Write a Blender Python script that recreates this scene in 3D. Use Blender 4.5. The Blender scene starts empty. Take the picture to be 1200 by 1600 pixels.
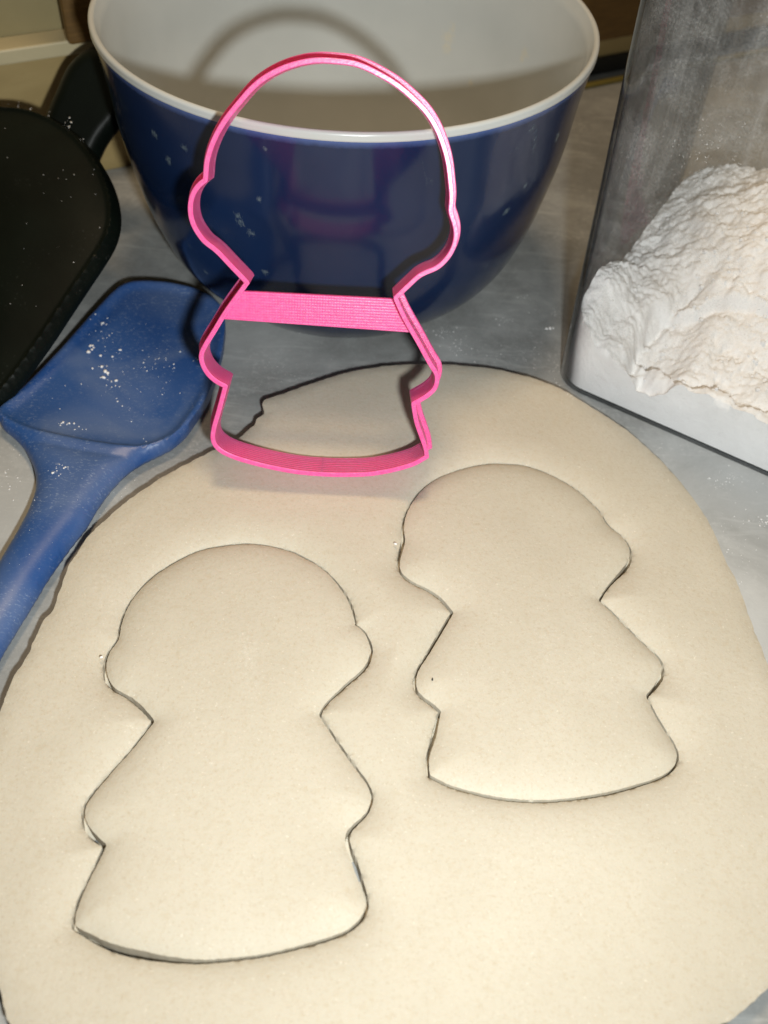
import bpy, math, random
import numpy as np
from mathutils import Vector, Matrix, noise
from mathutils.geometry import delaunay_2d_cdt

SC = bpy.context.scene
COL = SC.collection
random.seed(7)
RNG = np.random.default_rng(11)

# ------------------------------------------------------------------ camera
S = 0.28                       # metres from the dough's top up to the lens
T = 0.0100                     # thickness of the rolled dough
FPX = 1499.37                  # focal length in pixels of a 1200 x 1600 picture
RIGHT = np.array([0.99648563, 0.06287636, 0.05534395])
UP = np.array([-0.08376389, 0.74799999, 0.65839169])
FWD = np.array([0.0, 0.66071368, -0.75063801])
CAMPOS = np.array([0, 0, S + T])
cam = bpy.data.cameras.new("camera")
cam_o = bpy.data.objects.new("camera", cam)
COL.objects.link(cam_o)
mw = Matrix.Identity(4)
for r in range(3):
    mw[r][0], mw[r][1], mw[r][2], mw[r][3] = RIGHT[r], UP[r], -FWD[r], CAMPOS[r]
cam_o.matrix_world = mw
cam.sensor_fit = 'VERTICAL'
cam.sensor_height = 36.0
cam.lens = FPX / 1600 * 36.0
cam.clip_start = 0.01
cam.clip_end = 20
SC.camera = cam_o
cam.dof.use_dof = True
cam.dof.focus_distance = 0.345
cam.dof.aperture_fstop = 11.0

# ------------------------------------------------------------------ light
world = bpy.data.worlds.new("World")
SC.world = world
world.use_nodes = True
bg = world.node_tree.nodes["Background"]
bg.inputs[0].default_value = (1.0, 0.82, 0.54, 1)
bg.inputs[1].default_value = 0.06

def look_at(o, target):
    d = Vector(target) - o.location
    o.rotation_euler = d.to_track_quat('-Z', 'Y').to_euler()

# the camera's flash, a little right of and below the lens
fl = bpy.data.lights.new("camera_flash", 'SPOT')
fl.energy = 6.9
fl.color = (0.96, 1.0, 0.985)
fl.shadow_soft_size = 0.009
fl.spot_size = math.radians(135)
fl.spot_blend = 1.0
flo = bpy.data.objects.new("camera_flash", fl)
COL.objects.link(flo)
flo.location = Vector(CAMPOS + RIGHT * 0.036 - UP * 0.043)
look_at(flo, CAMPOS + FWD * 0.45 + UP * 0.12)

# the kitchen's warm ceiling light
cl = bpy.data.lights.new("ceiling_light", 'AREA')
cl.shape = 'DISK'
cl.size = 0.24
cl.energy = 5.2
cl.color = (1.0, 0.74, 0.46)
clo = bpy.data.objects.new("ceiling_light", cl)
COL.objects.link(clo)
clo.location = (-0.05, 0.50, 1.10)
look_at(clo, (0.0, 0.35, 0))

SC.view_settings.view_transform = 'Standard'
SC.view_settings.look = 'None'
SC.view_settings.exposure = 0.0
SC.view_settings.gamma = 1.0

# ------------------------------------------------------------------ helpers
def at(px, z):
    """pixels of the 1200 x 1600 photograph -> points on the level plane at height z (metres)"""
    px = np.atleast_2d(np.array(px, float))
    d = (px[:, :1] - 600) / FPX * RIGHT - (px[:, 1:] - 800) / FPX * UP + FWD
    t = (z - CAMPOS[2]) / d[:, 2]
    return CAMPOS + d * t[:, None]

def at_plane(px, p0, n):
    px = np.atleast_2d(np.array(px, float))
    d = (px[:, :1] - 600) / FPX * RIGHT - (px[:, 1:] - 800) / FPX * UP + FWD
    t = ((np.array(p0) - CAMPOS) @ n) / (d @ n)
    return CAMPOS + d * t[:, None]

def link(name, verts, faces, mat, parent=None, smooth=True, matrix=None):
    me = bpy.data.meshes.new(name)
    me.from_pydata([tuple(map(float, v)) for v in verts], [], [tuple(int(i) for i in f) for f in faces])
    me.validate()
    me.update()
    if smooth:
        me.polygons.foreach_set('use_smooth', [True] * len(me.polygons))
    if mat:
        me.materials.append(mat)
    o = bpy.data.objects.new(name, me)
    COL.objects.link(o)
    if matrix is not None:
        o.matrix_world = matrix
    if parent is not None:
        o.parent = parent
        o.matrix_parent_inverse = Matrix.Identity(4)
        if matrix is not None:
            o.matrix_basis = matrix
    return o

def sharp(o, deg=40):
    me = o.data
    import bmesh
    bm = bmesh.new()
    bm.from_mesh(me)
    for e in bm.edges:
        if len(e.link_faces) == 2 and e.calc_face_angle(0) > math.radians(deg):
            e.smooth = False
    bm.to_mesh(me)
    bm.free()

def thing(name, label, cat, loc=(0, 0, 0), group=None):
    o = bpy.data.objects.new(name, None)
    COL.objects.link(o)
    o.location = loc
    o.empty_display_size = 0.02
    o['label'] = label
    o['category'] = cat
    if group:
        o['group'] = group
    return o

def tag(o, label=None, cat=None, group=None, kind=None):
    if label: o['label'] = label
    if cat: o['category'] = cat
    if group: o['group'] = group
    if kind: o['kind'] = kind
    return o

def resample(P, step, closed=True):
    P = np.asarray(P, float)
    if closed:
        P = np.vstack([P, P[:1]])
    L = np.r_[0, np.cumsum(np.linalg.norm(np.diff(P, axis=0), axis=1))]
    n = max(8, int(round(L[-1] / step)))
    s = np.linspace(0, L[-1], n + 1)
    if closed:
        s = s[:-1]
    return np.stack([np.interp(s, L, P[:, k]) for k in range(P.shape[1])], 1)

def spline_loop(P, step, corner=36):
    """closed Catmull-Rom curve through traced points; turns sharper than corner stay sharp"""
    P = np.asarray(P, float)
    n = len(P)
    v1 = P - np.roll(P, 1, 0); v2 = np.roll(P, -1, 0) - P
    ang = np.degrees(np.abs(np.arctan2(v1[:, 0] * v2[:, 1] - v1[:, 1] * v2[:, 0], (v1 * v2).sum(1))))
    l1 = np.linalg.norm(v1, axis=1); l2 = np.linalg.norm(v2, axis=1)
    tan = (v1 / l1[:, None] * l2[:, None] + v2 / l2[:, None] * l1[:, None]) / (l1 + l2)[:, None]
    out = []
    for i in range(n):
        j = (i + 1) % n
        L = l2[i]
        m0 = tan[i] * L if ang[i] < corner else v2[i]
        m1 = tan[j] * L if ang[j] < corner else v2[i]
        k = max(1, int(round(L / step)))
        t = np.arange(k)[:, None] / k
        out.append((2 * t ** 3 - 3 * t ** 2 + 1) * P[i] + (t ** 3 - 2 * t ** 2 + t) * m0 + (-2 * t ** 3 + 3 * t ** 2) * P[j] + (t ** 3 - t ** 2) * m1)
    return resample(np.vstack(out), step)

def smooth_keep(P, n_iter=2, corner=38):
    """closed polyline: smooths it but keeps its sharp corners"""
    P = P.copy()
    a = np.roll(P, 2, 0); b = np.roll(P, -2, 0)
    v1 = P - a; v2 = b - P
    ang = np.degrees(np.abs(np.arctan2(v1[:, 0] * v2[:, 1] - v1[:, 1] * v2[:, 0], (v1 * v2).sum(1))))
    w = np.where(ang > corner, 0.0, 0.5)[:, None]
    for _ in range(n_iter):
        m = (np.roll(P, 1, 0) + np.roll(P, -1, 0)) / 2
        P = P + w * (m - P)
    return P

def normals2d(P):
    """outward normals of a closed polyline (either turning sense)"""
    t = np.roll(P, -1, 0) - np.roll(P, 1, 0)
    t /= np.linalg.norm(t, axis=1)[:, None] + 1e-12
    n = np.stack([t[:, 1], -t[:, 0]], 1)
    area = 0.5 * np.sum(P[:, 0] * np.roll(P[:, 1], -1) - np.roll(P[:, 0], -1) * P[:, 1])
    return n if area > 0 else -n

def inside(Q, P):
    """points Q inside polygon P"""
    x, y = Q[:, 0], Q[:, 1]
    res = np.zeros(len(Q), bool)
    x1, y1 = P[:, 0], P[:, 1]
    x2, y2 = np.roll(x1, -1), np.roll(y1, -1)
    for a, b, c, d in zip(x1, y1, x2, y2):
        if b == d:
            continue
        m = ((b > y) != (d > y)) & (x < (c - a) * (y - b) / (d - b) + a)
        res ^= m
    return res

def dist(Q, P, closed=True):
    """distance from the points Q to the polyline P"""
    A = P if closed else P[:-1]
    B = np.roll(P, -1, 0) if closed else P[1:]
    out = np.full(len(Q), 1e9)
    for i in range(0, len(Q), 3000):
        q = Q[i:i + 3000][:, None]
        ab = (B - A)[None]
        t = np.clip(((q - A[None]) * ab).sum(2) / ((ab ** 2).sum(2) + 1e-18), 0, 1)
        out[i:i + 3000] = np.sqrt((((A[None] + t[..., None] * ab) - q) ** 2).sum(2).min(1))
    return out

def jitter_grid(lo, hi, step):
    xs = np.arange(lo[0], hi[0], step)
    ys = np.arange(lo[1], hi[1], step * 0.87)
    X, Y = np.meshgrid(xs, ys)
    X = X + (np.arange(len(ys)) % 2)[:, None] * step * 0.5
    G = np.stack([X.ravel(), Y.ravel()], 1)
    return G + RNG.uniform(-.18, .18, G.shape) * step

def slab(name, outer, holes, top, bottom, mat, parent=None, fine=0.001, coarse=0.004, band=0.008,
         matrix=None, fine_lines=(), close_bottom=True, wall_rows=1):
    """a sheet with a traced outline: top and bottom are height functions of (points, distance to the edge)"""
    loops = [outer] + list(holes)
    lo = outer.min(0); hi = outer.max(0)
    def edge_d(Q):
        d = dist(Q, loops[0])
        for h in loops[1:]:
            d = np.minimum(d, dist(Q, h))
        return d
    def ok(Q):
        m = inside(Q, outer)
        for h in holes:
            m &= ~inside(Q, h)
        return m
    near = list(holes) + list(fine_lines)
    G = jitter_grid(lo, hi, coarse)
    G = G[ok(G)]
    de = edge_d(G)
    dn = np.full(len(G), 1e9)
    for h in near:
        dn = np.minimum(dn, dist(G, h, closed=len(h) > 60))
    G = G[(de > coarse * 0.45) & (dn > band)]
    pts = [G]
    for h in near:
        F = jitter_grid(h.min(0) - band, h.max(0) + band, fine)
        d = dist(F, h, closed=len(h) > 60)
        F = F[d <= band]
        F = F[ok(F)]
        F = F[edge_d(F) > fine * 0.55]
        pts.append(F)
    if not near:
        F = jitter_grid(lo, hi, fine)
        F = F[ok(F)]
        d = edge_d(F)
        F = F[(d > fine * 0.5) & (d < band)]
        pts[0] = G[dist(G, outer) > band]
        pts.append(F)
    allp = []
    edges = []
    for lp in loops:
        k = len(allp)
        n = len(lp)
        allp += [tuple(p) for p in lp]
        edges += [(k + i, k + (i + 1) % n) for i in range(n)]
    for g in pts:
        allp += [tuple(p) for p in g]
    vo, eo, fo, ov, oe, of = delaunay_2d_cdt([Vector(p) for p in allp], edges, [], 0, 1e-7, True)
    V = np.array([tuple(v) for v in vo])
    tri = []
    for f in fo:
        for k in range(1, len(f) - 1):
            tri.append((f[0], f[k], f[k + 1]))
    tri = np.array(tri)
    c = V[tri].mean(1)
    tri = tri[ok(c)]
    a = V[tri]
    cr = (a[:, 1, 0] - a[:, 0, 0]) * (a[:, 2, 1] - a[:, 0, 1]) - (a[:, 1, 1] - a[:, 0, 1]) * (a[:, 2, 0] - a[:, 0, 0])
    tri[cr < 0] = tri[cr < 0][:, ::-1]
    D = edge_d(V)
    zt = top(V, D)
    zb = bottom(V, D)
    N = len(V)
    verts = np.vstack([np.c_[V, zt], np.c_[V, zb]])
    faces = [tuple(t) for t in tri]
    if close_bottom:
        faces += [(t[0] + N, t[2] + N, t[1] + N) for t in tri]
    cnt = {}
    for t in tri:
        for i in range(3):
            e = (t[i], t[(i + 1) % 3])
            if (e[1], e[0]) in cnt:
                del cnt[(e[1], e[0])]
            else:
                cnt[e] = 1
    for (i, j) in cnt:
        faces.append((i, i + N, j + N, j))
    o = link(name, verts, faces, mat, parent, True, matrix)
    sharp(o, 50)
    return o

def fbm(x, y, z, s, oct=4):
    return noise.fractal(Vector((x * s, y * s, z * s)), 0.9, 2.1, oct)

# ------------------------------------------------------------------ materials
def mat(name):
    m = bpy.data.materials.new(name)
    m.use_nodes = True
    nt = m.node_tree
    b = nt.nodes["Principled BSDF"]
    return m, nt, b

def tex_coord(nt, out='Object', scale=None):
    tc = nt.nodes.new("ShaderNodeTexCoord")
    if scale is None:
        return tc.outputs[out]
    mp = nt.nodes.new("ShaderNodeMapping")
    mp.inputs['Scale'].default_value = scale
    nt.links.new(tc.outputs[out], mp.inputs[0])
    return mp.outputs[0]

def nz(nt, vec, scale, detail=4, rough=0.6, dist_=0.0):
    n = nt.nodes.new("ShaderNodeTexNoise")
    n.inputs['Scale'].default_value = scale
    n.inputs['Detail'].default_value = detail
    n.inputs['Roughness'].default_value = rough
    n.inputs['Distortion'].default_value = dist_
    nt.links.new(vec, n.inputs['Vector'])
    return n.outputs['Fac']

def ramp(nt, fac, stops):
    r = nt.nodes.new("ShaderNodeValToRGB")
    el = r.color_ramp.elements
    while len(el) > 1:
        el.remove(el[-1])
    el[0].position, el[0].color = stops[0][0], (*stops[0][1], 1)
    for p, c in stops[1:]:
        e = el.new(p)
        e.color = (*c, 1)
    nt.links.new(fac, r.inputs[0])
    return r.outputs[0]

def val(nt, fac, a, b, lo=0.0, hi=1.0):
    mr = nt.nodes.new("ShaderNodeMapRange")
    mr.inputs[1].default_value, mr.inputs[2].default_value = a, b
    mr.inputs[3].default_value, mr.inputs[4].default_value = lo, hi
    mr.clamp = True
    nt.links.new(fac, mr.inputs[0])
    return mr.outputs[0]

def mixc(nt, fac, a, b):
    m = nt.nodes.new("ShaderNodeMix")
    m.data_type = 'RGBA'
    if isinstance(fac, float):
        m.inputs[0].default_value = fac
    else:
        nt.links.new(fac, m.inputs[0])
    for s, v in ((6, a), (7, b)):
        if isinstance(v, tuple):
            m.inputs[s].default_value = (*v, 1)
        else:
            nt.links.new(v, m.inputs[s])
    return m.outputs[2]

def math_(nt, op, a, b=None):
    m = nt.nodes.new("ShaderNodeMath")
    m.operation = op
    for i, v in enumerate((a, b)):
        if v is None:
            continue
        if isinstance(v, (int, float)):
            m.inputs[i].default_value = v
        else:
            nt.links.new(v, m.inputs[i])
    return m.outputs[0]

def bump(nt, b, h, strength, distance=0.001, prev=None):
    n = nt.nodes.new("ShaderNodeBump")
    n.inputs['Strength'].default_value = strength
    n.inputs['Distance'].default_value = distance
    nt.links.new(h, n.inputs['Height'])
    if prev is not None:
        nt.links.new(prev, n.inputs['Normal'])
    nt.links.new(n.outputs[0], b.inputs['Normal'])
    return n.outputs[0]

def m_dough():
    m, nt, b = mat("dough")
    v = tex_coord(nt)
    big = nz(nt, v, 26, 3)
    mid = nz(nt, v, 420, 4, 0.7)
    sp = nz(nt, v, 1050, 3, 0.75)
    base = ramp(nt, big, [(0.3, (0.500, 0.460, 0.376)), (0.7, (0.540, 0.500, 0.414))])
    c2 = mixc(nt, val(nt, mid, 0.50, 0.72, 0, 0.30), base, (0.44, 0.36, 0.24))
    c3 = mixc(nt, val(nt, sp, 0.54, 0.72, 0, 0.40), c2, (0.37, 0.285, 0.185))
    c4 = mixc(nt, val(nt, nz(nt, v, 900, 2), 0.66, 0.74, 0, 0.35), c3, (0.80, 0.75, 0.66))
    dust = math_(nt, 'MULTIPLY', val(nt, nz(nt, v, 17, 4, 0.65, 0.8), 0.56, 0.80, 0, 0.22), val(nt, nz(nt, v, 700, 3, 0.75), 0.45, 0.65, 0.1, 1.0))
    c4 = mixc(nt, dust, c4, (0.80, 0.78, 0.72))
    nt.links.new(c4, b.inputs['Base Color'])
    b.inputs['Roughness'].default_value = 0.62
    b.inputs['Specular IOR Level'].default_value = 0.28
    b.inputs['Subsurface Weight'].default_value = 0.06
    b.inputs['Subsurface Radius'].default_value = (0.004, 0.0025, 0.0015)
    b.inputs['Subsurface Scale'].default_value = 0.4
    h = math_(nt, 'ADD', nz(nt, v, 700, 3), math_(nt, 'MULTIPLY', nz(nt, v, 160, 3), 1.2))
    bump(nt, b, h, 0.20, 0.0006)
    return m

def m_counter():
    m, nt, b = mat("counter_laminate")
    v = tex_coord(nt)
    big = nz(nt, v, 14, 6, 0.7, 0.6)
    med = nz(nt, v, 60, 5, 0.7, 0.4)
    base = ramp(nt, big, [(0.30, (0.215, 0.22, 0.215)), (0.5, (0.30, 0.31, 0.31)), (0.70, (0.395, 0.405, 0.40))])
    c = mixc(nt, val(nt, med, 0.38, 0.72, 0.0, 0.7), base, (0.185, 0.19, 0.185))
    fine = nz(nt, v, 700, 2)
    c = mixc(nt, val(nt, fine, 0.55, 0.8, 0, 0.35), c, (0.42, 0.43, 0.42))
    vs = tex_coord(nt, 'Object', (30, 160, 1))
    st = nz(nt, vs, 1.0, 4, 0.6, 1.0)
    c = mixc(nt, val(nt, st, 0.56, 0.76, 0, 0.5), c, (0.50, 0.51, 0.50))
    # wiped flour film, in patches
    patch = val(nt, nz(nt, v, 24, 3, 0.5), 0.48, 0.70, 0, 1)
    gr = val(nt, nz(nt, v, 380, 3, 0.7), 0.52, 0.72, 0, 0.6)
    c = mixc(nt, math_(nt, 'MULTIPLY', patch, gr), c, (0.62, 0.62, 0.61))
    for (px_, rad, amt) in (((1150, 800), 0.060, 0.62), ((1180, 1080), 0.075, 0.62), ((15, 780), 0.040, 0.40), ((400, 540), 0.030, 0.30), ((700, 545), 0.016, 0.35), ((800, 500), 0.014, 0.22)):  # flour wipes; the near ones also paint stronger light into the counter's colour
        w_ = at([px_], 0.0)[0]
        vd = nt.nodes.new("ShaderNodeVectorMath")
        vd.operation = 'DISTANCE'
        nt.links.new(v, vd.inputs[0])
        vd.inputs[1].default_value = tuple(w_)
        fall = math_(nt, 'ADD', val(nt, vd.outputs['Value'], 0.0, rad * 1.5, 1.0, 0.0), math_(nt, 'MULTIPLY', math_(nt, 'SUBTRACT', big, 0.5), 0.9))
        flour_and_light = math_(nt, 'MULTIPLY', val(nt, fall, 0.15, 0.8, 0, 1), val(nt, med, 0.25, 0.75, amt * 0.6, amt))
        c = mixc(nt, flour_and_light, c, (0.60, 0.615, 0.62))
    nt.links.new(c, b.inputs['Base Color'])
    nt.links.new(val(nt, med, 0.3, 0.7, 0.42, 0.62), b.inputs['Roughness'])
    b.inputs['Specular IOR Level'].default_value = 0.35
    bump(nt, b, math_(nt, 'ADD', fine, med), 0.10, 0.0005)
    return m

def m_cutter(name="pink_plastic", lines=True, flat=False):
    m, nt, b = mat(name)
    v = tex_coord(nt)
    b.inputs['Base Color'].default_value = (0.86, 0.055, 0.27, 1)
    n = nz(nt, v, 500, 2)
    c = ramp(nt, n, [(0.35, (0.95, 0.105, 0.33)), (0.7, (0.97, 0.145, 0.395))])
    nt.links.new(c, b.inputs['Base Color'])
    b.inputs['Roughness'].default_value = 0.29
    b.inputs['Specular IOR Level'].default_value = 0.55
    b.inputs['Subsurface Weight'].default_value = 0.6
    b.inputs['Subsurface Radius'].default_value = (1.0, 0.22, 0.45)
    b.inputs['Subsurface Scale'].default_value = 0.004
    w = nt.nodes.new("ShaderNodeTexWave")
    w.wave_type = 'BANDS'
    w.bands_direction = 'Z' if not flat else 'Y'
    w.inputs['Scale'].default_value = 165 if not flat else 300
    w.inputs['Distortion'].default_value = 0.25 if not flat else 0.4
    w.inputs['Detail'].default_value = 2
    w.inputs['Detail Scale'].default_value = 20
    nt.links.new(v, w.inputs[0])
    h = w.outputs['Fac']
    if flat:
        w2 = nt.nodes.new("ShaderNodeTexWave")
        w2.bands_direction = 'X'
        w2.inputs['Scale'].default_value = 300
        nt.links.new(v, w2.inputs[0])
        h = math_(nt, 'ADD', h, math_(nt, 'MULTIPLY', w2.outputs['Fac'], 0.6))
    nrm = bump(nt, b, h, 0.75 if not flat else 0.07, 0.0005)
    bump(nt, b, nz(nt, v, 900, 2), 0.15, 0.0003, nrm)
    return m

BX, BY = -0.1175 * S, 1.514 * S
ZK = np.linspace(-0.036, 0.408, 7)
RK = np.array([0.222, 0.293, 0.327, 0.346, 0.360, 0.3675, 0.3785])
def on_bowl(px, inner=False):
    """where a pixel's ray meets the bowl, in the bowl's own coordinates"""
    d = (px[0] - 600) / FPX * RIGHT - (px[1] - 800) / FPX * UP + FWD
    hit = None
    for t in np.arange(0.25, 0.75, 0.0005):
        q = CAMPOS + d * t
        r = math.hypot(q[0] - BX, q[1] - BY)
        R = float(np.interp((q[2] - T) / S, ZK, RK)) * S - (0.0034 if inner else 0)
        if q[2] < 0.41 * S + T:
            if not inner and r < R:
                return (q[0] - BX, q[1] - BY, q[2])
            if inner:
                if r < R:
                    hit = q
                elif hit is not None:
                    return (hit[0] - BX, hit[1] - BY, hit[2])
    return (0, 0, -1)
OUTER_DABS = [(on_bowl(p), r) for p, r in (((241, 209), .0032), ((264, 250), .0030), ((288, 231), .0026), ((372, 337), .0026), ((376, 347), .0030), ((392, 364), .0028),
              ((245, 325), .0026), ((316, 376), .0032), ((322, 425), .0026), ((415, 425), .0024), ((790, 330), .0030), ((870, 215), .0035), ((405, 311), .0020), ((415, 232), .0016), ((820, 290), .002))]
INNER_DABS = [(on_bowl(p, True), r) for p, r in (((700, 58), .0060), ((698, 76), .0050), ((706, 45), .0040), ((820, 82), .0045), ((815, 92), .0030), ((668, 175), .003), ((735, 130), .003))]

def dabs(nt, v, c, spots, colour, strength):
    """grainy smears of flour at a few places"""
    n1 = nz(nt, tex_coord(nt, 'Object', (1.3, 1.3, 0.7)), 420, 4, 0.75, 1.6)
    n2 = nz(nt, v, 1100, 2, 0.7)
    total = None
    for p, r in spots:
        vd = nt.nodes.new("ShaderNodeVectorMath")
        vd.operation = 'DISTANCE'
        nt.links.new(v, vd.inputs[0])
        vd.inputs[1].default_value = tuple(p)
        f = val(nt, vd.outputs['Value'], r * 0.2, r * 1.25, 1.0, 0.0)
        total = f if total is None else math_(nt, 'MAXIMUM', total, f)
    g = math_(nt, 'ADD', total, math_(nt, 'MULTIPLY', math_(nt, 'SUBTRACT', n1, 0.62), 2.6))
    g = math_(nt, 'MULTIPLY', val(nt, g, 0.25, 0.7, 0, strength), val(nt, n2, 0.3, 0.6, 0.4, 1))
    g = math_(nt, 'MULTIPLY', g, val(nt, total, 0.0, 0.15, 0, 1))
    return mixc(nt, g, c, colour)

def m_glaze():
    m, nt, b = mat("blue_glaze")
    v = tex_coord(nt)
    big = nz(nt, v, 14, 3)
    c = ramp(nt, big, [(0.3, (0.005, 0.014, 0.048)), (0.7, (0.007, 0.019, 0.064))])
    # dabs of floury fingerprints and one or two smears left by a hand
    vo = nz(nt, tex_coord(nt, 'Object', (1, 1, 0.7)), 48, 3, 0.55, 1.2)
    gr = nz(nt, v, 420, 3, 0.7)
    f = math_(nt, 'MULTIPLY', val(nt, vo, 0.70, 0.80, 0, 1), val(nt, gr, 0.42, 0.66, 0, 0.30))
    c = mixc(nt, f, c, (0.30, 0.40, 0.36))
    c = dabs(nt, v, c, OUTER_DABS, (0.30, 0.38, 0.36), 0.34)
    sz_ = nt.nodes.new('ShaderNodeSeparateXYZ')
    nt.links.new(v, sz_.inputs[0])
    zr_ = 0.4005 * S + T
    c = mixc(nt, val(nt, math_(nt, 'ADD', sz_.outputs[2], math_(nt, 'MULTIPLY', gr, 0.0012)), zr_ - 0.0030 + 0.0006, zr_ + 0.0006, 0, 0.75), c, (0.085, 0.14, 0.36))
    nt.links.new(c, b.inputs['Base Color'])
    nt.links.new(val(nt, f, 0, 0.3, 0.15, 0.5), b.inputs['Roughness'])
    b.inputs['IOR'].default_value = 1.52
    return m

def m_white_glaze():
    m, nt, b = mat("white_glaze")
    v = tex_coord(nt)
    c = ramp(nt, nz(nt, v, 20, 3), [(0.3, (0.49, 0.505, 0.49)), (0.7, (0.54, 0.555, 0.54))])
    c = dabs(nt, v, c, INNER_DABS, (0.62, 0.56, 0.42), 0.65)
    nt.links.new(c, b.inputs['Base Color'])
    b.inputs['Roughness'].default_value = 0.22
    bump(nt, b, nz(nt, v, 40, 2), 0.05, 0.001)
    return m

def m_silicone():
    m, nt, b = mat("blue_silicone")
    v = tex_coord(nt)
    c = ramp(nt, nz(nt, v, 20, 2, 0.4), [(0.3, (0.014, 0.062, 0.215)), (0.7, (0.020, 0.078, 0.26))])
    patch = val(nt, nz(nt, v, 34, 4, 0.6), 0.38, 0.66, 0.15, 1)
    vs = tex_coord(nt, 'Object', (600, 1300, 600))
    gr = val(nt, nz(nt, vs, 1.0, 3, 0.7), 0.56, 0.76, 0, 0.6)
    f = math_(nt, 'MULTIPLY', patch, gr)
    haze_ = val(nt, nz(nt, v, 26, 3, 0.5, 0.6), 0.42, 0.68, 0.02, 0.26)
    c = mixc(nt, haze_, c, (0.30, 0.36, 0.45))
    c = mixc(nt, f, c, (0.42, 0.50, 0.62))
    gr2 = val(nt, nz(nt, v, 900, 2, 0.6), 0.69, 0.75, 0, 0.45)
    c = mixc(nt, math_(nt, 'MULTIPLY', gr2, patch), c, (0.7, 0.72, 0.72))
    nt.links.new(c, b.inputs['Base Color'])
    b.inputs['Roughness'].default_value = 0.38
    bump(nt, b, nz(nt, v, 900, 3), 0.06, 0.0004)
    return m

def m_black(name="black_nylon"):
    m, nt, b = mat(name)
    v = tex_coord(nt)
    c = ramp(nt, nz(nt, v, 25, 3), [(0.3, (0.0018, 0.0030, 0.0022)), (0.7, (0.004, 0.0065, 0.0046))])
    patch = val(nt, nz(nt, v, 35, 3, 0.6), 0.50, 0.70, 0.03, 1)
    gr = val(nt, nz(nt, v, 800, 2, 0.6), 0.64, 0.76, 0, 0.10)
    c = mixc(nt, math_(nt, 'MULTIPLY', patch, gr), c, (0.40, 0.43, 0.40))
    nt.links.new(c, b.inputs['Base Color'])
    b.inputs['Roughness'].default_value = 0.42
    b.inputs['Specular IOR Level'].default_value = 0.14
    bump(nt, b, nz(nt, v, 500, 3), 0.08, 0.0004)
    return m

def m_flour():
    m, nt, b = mat("flour")
    v = tex_coord(nt)
    c = ramp(nt, nz(nt, v, 60, 4), [(0.3, (0.79, 0.785, 0.785)), (0.7, (0.87, 0.868, 0.87))])
    nt.links.new(c, b.inputs['Base Color'])
    b.inputs['Roughness'].default_value = 1.0
    b.inputs['Specular IOR Level'].default_value = 0.05
    h = math_(nt, 'ADD', nz(nt, v, 260, 5, 0.7), math_(nt, 'MULTIPLY', nz(nt, v, 1100, 3, 0.7), 0.35))
    bump(nt, b, h, 0.55, 0.0010)
    return m

def m_clear(name, dusty):
    m = bpy.data.materials.new(name)
    m.use_nodes = True
    nt = m.node_tree
    nt.nodes.remove(nt.nodes["Principled BSDF"])
    out = nt.nodes["Material Output"]
    tr = nt.nodes.new("ShaderNodeBsdfTransparent")
    gl = nt.nodes.new("ShaderNodeBsdfGlossy")
    gl.inputs['Roughness'].default_value = 0.06
    lw = nt.nodes.new("ShaderNodeLayerWeight")
    lw.inputs['Blend'].default_value = 0.5
    tc = ramp(nt, lw.outputs['Facing'], [(0.0, (0.995, 0.995, 0.995)), (0.5, (0.98, 0.98, 0.98)), (0.62, (0.88, 0.885, 0.89)), (0.74, (0.42, 0.44, 0.46)), (0.88, (0.44, 0.47, 0.51)), (1.0, (0.60, 0.64, 0.70))])
    nt.links.new(tc, tr.inputs[0])
    mx = nt.nodes.new("ShaderNodeMixShader")
    nt.links.new(math_(nt, 'ADD', math_(nt, 'MULTIPLY', math_(nt, 'POWER', lw.outputs['Facing'], 5.0), 0.25 if dusty else 0.9), 0.01 if dusty else 0.04), mx.inputs[0])
    nt.links.new(tr.outputs[0], mx.inputs[1])
    nt.links.new(gl.outputs[0], mx.inputs[2])
    last = mx.outputs[0]
    if dusty:
        v = tex_coord(nt)
        df = nt.nodes.new("ShaderNodeBsdfDiffuse")
        df.inputs[0].default_value = (0.44, 0.435, 0.42, 1)
        streak = nz(nt, tex_coord(nt, 'Object', (70, 70, 9)), 1.0, 4, 0.65, 1.2)
        cloud = nz(nt, v, 38, 5, 0.65, 0.8)
        grain = nz(nt, v, 1000, 4, 0.8)
        f = math_(nt, 'ADD', val(nt, streak, 0.54, 0.80, 0.04, 0.20),
                  math_(nt, 'MULTIPLY', val(nt, cloud, 0.42, 0.74, 0.05, 0.46), val(nt, grain, 0.44, 0.70, 0.25, 1.0)))
        spk = val(nt, nz(nt, v, 1300, 2, 0.6), 0.63, 0.70, 0.0, 1.0)
        spk = math_(nt, 'MULTIPLY', spk, val(nt, nz(nt, v, 45, 4, 0.6), 0.46, 0.70, 0.02, 0.6))
        nt.links.new(mixc(nt, spk, (0.56, 0.555, 0.54), (0.82, 0.82, 0.81)), df.inputs[0])
        f = math_(nt, 'MAXIMUM', f, spk)
        sx = nt.nodes.new("ShaderNodeSeparateXYZ")
        nt.links.new(v, sx.inputs[0])
        f = math_(nt, 'MULTIPLY', f, val(nt, sx.outputs[2], 0.018, 0.036, 0.0, 1.0))
        mx2 = nt.nodes.new("ShaderNodeMixShader")
        nt.links.new(f, mx2.inputs[0])
        nt.links.new(last, mx2.inputs[1])
        nt.links.new(df.outputs[0], mx2.inputs[2])
        last = mx2.outputs[0]
    nt.links.new(last, out.inputs[0])
    return m

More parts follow.
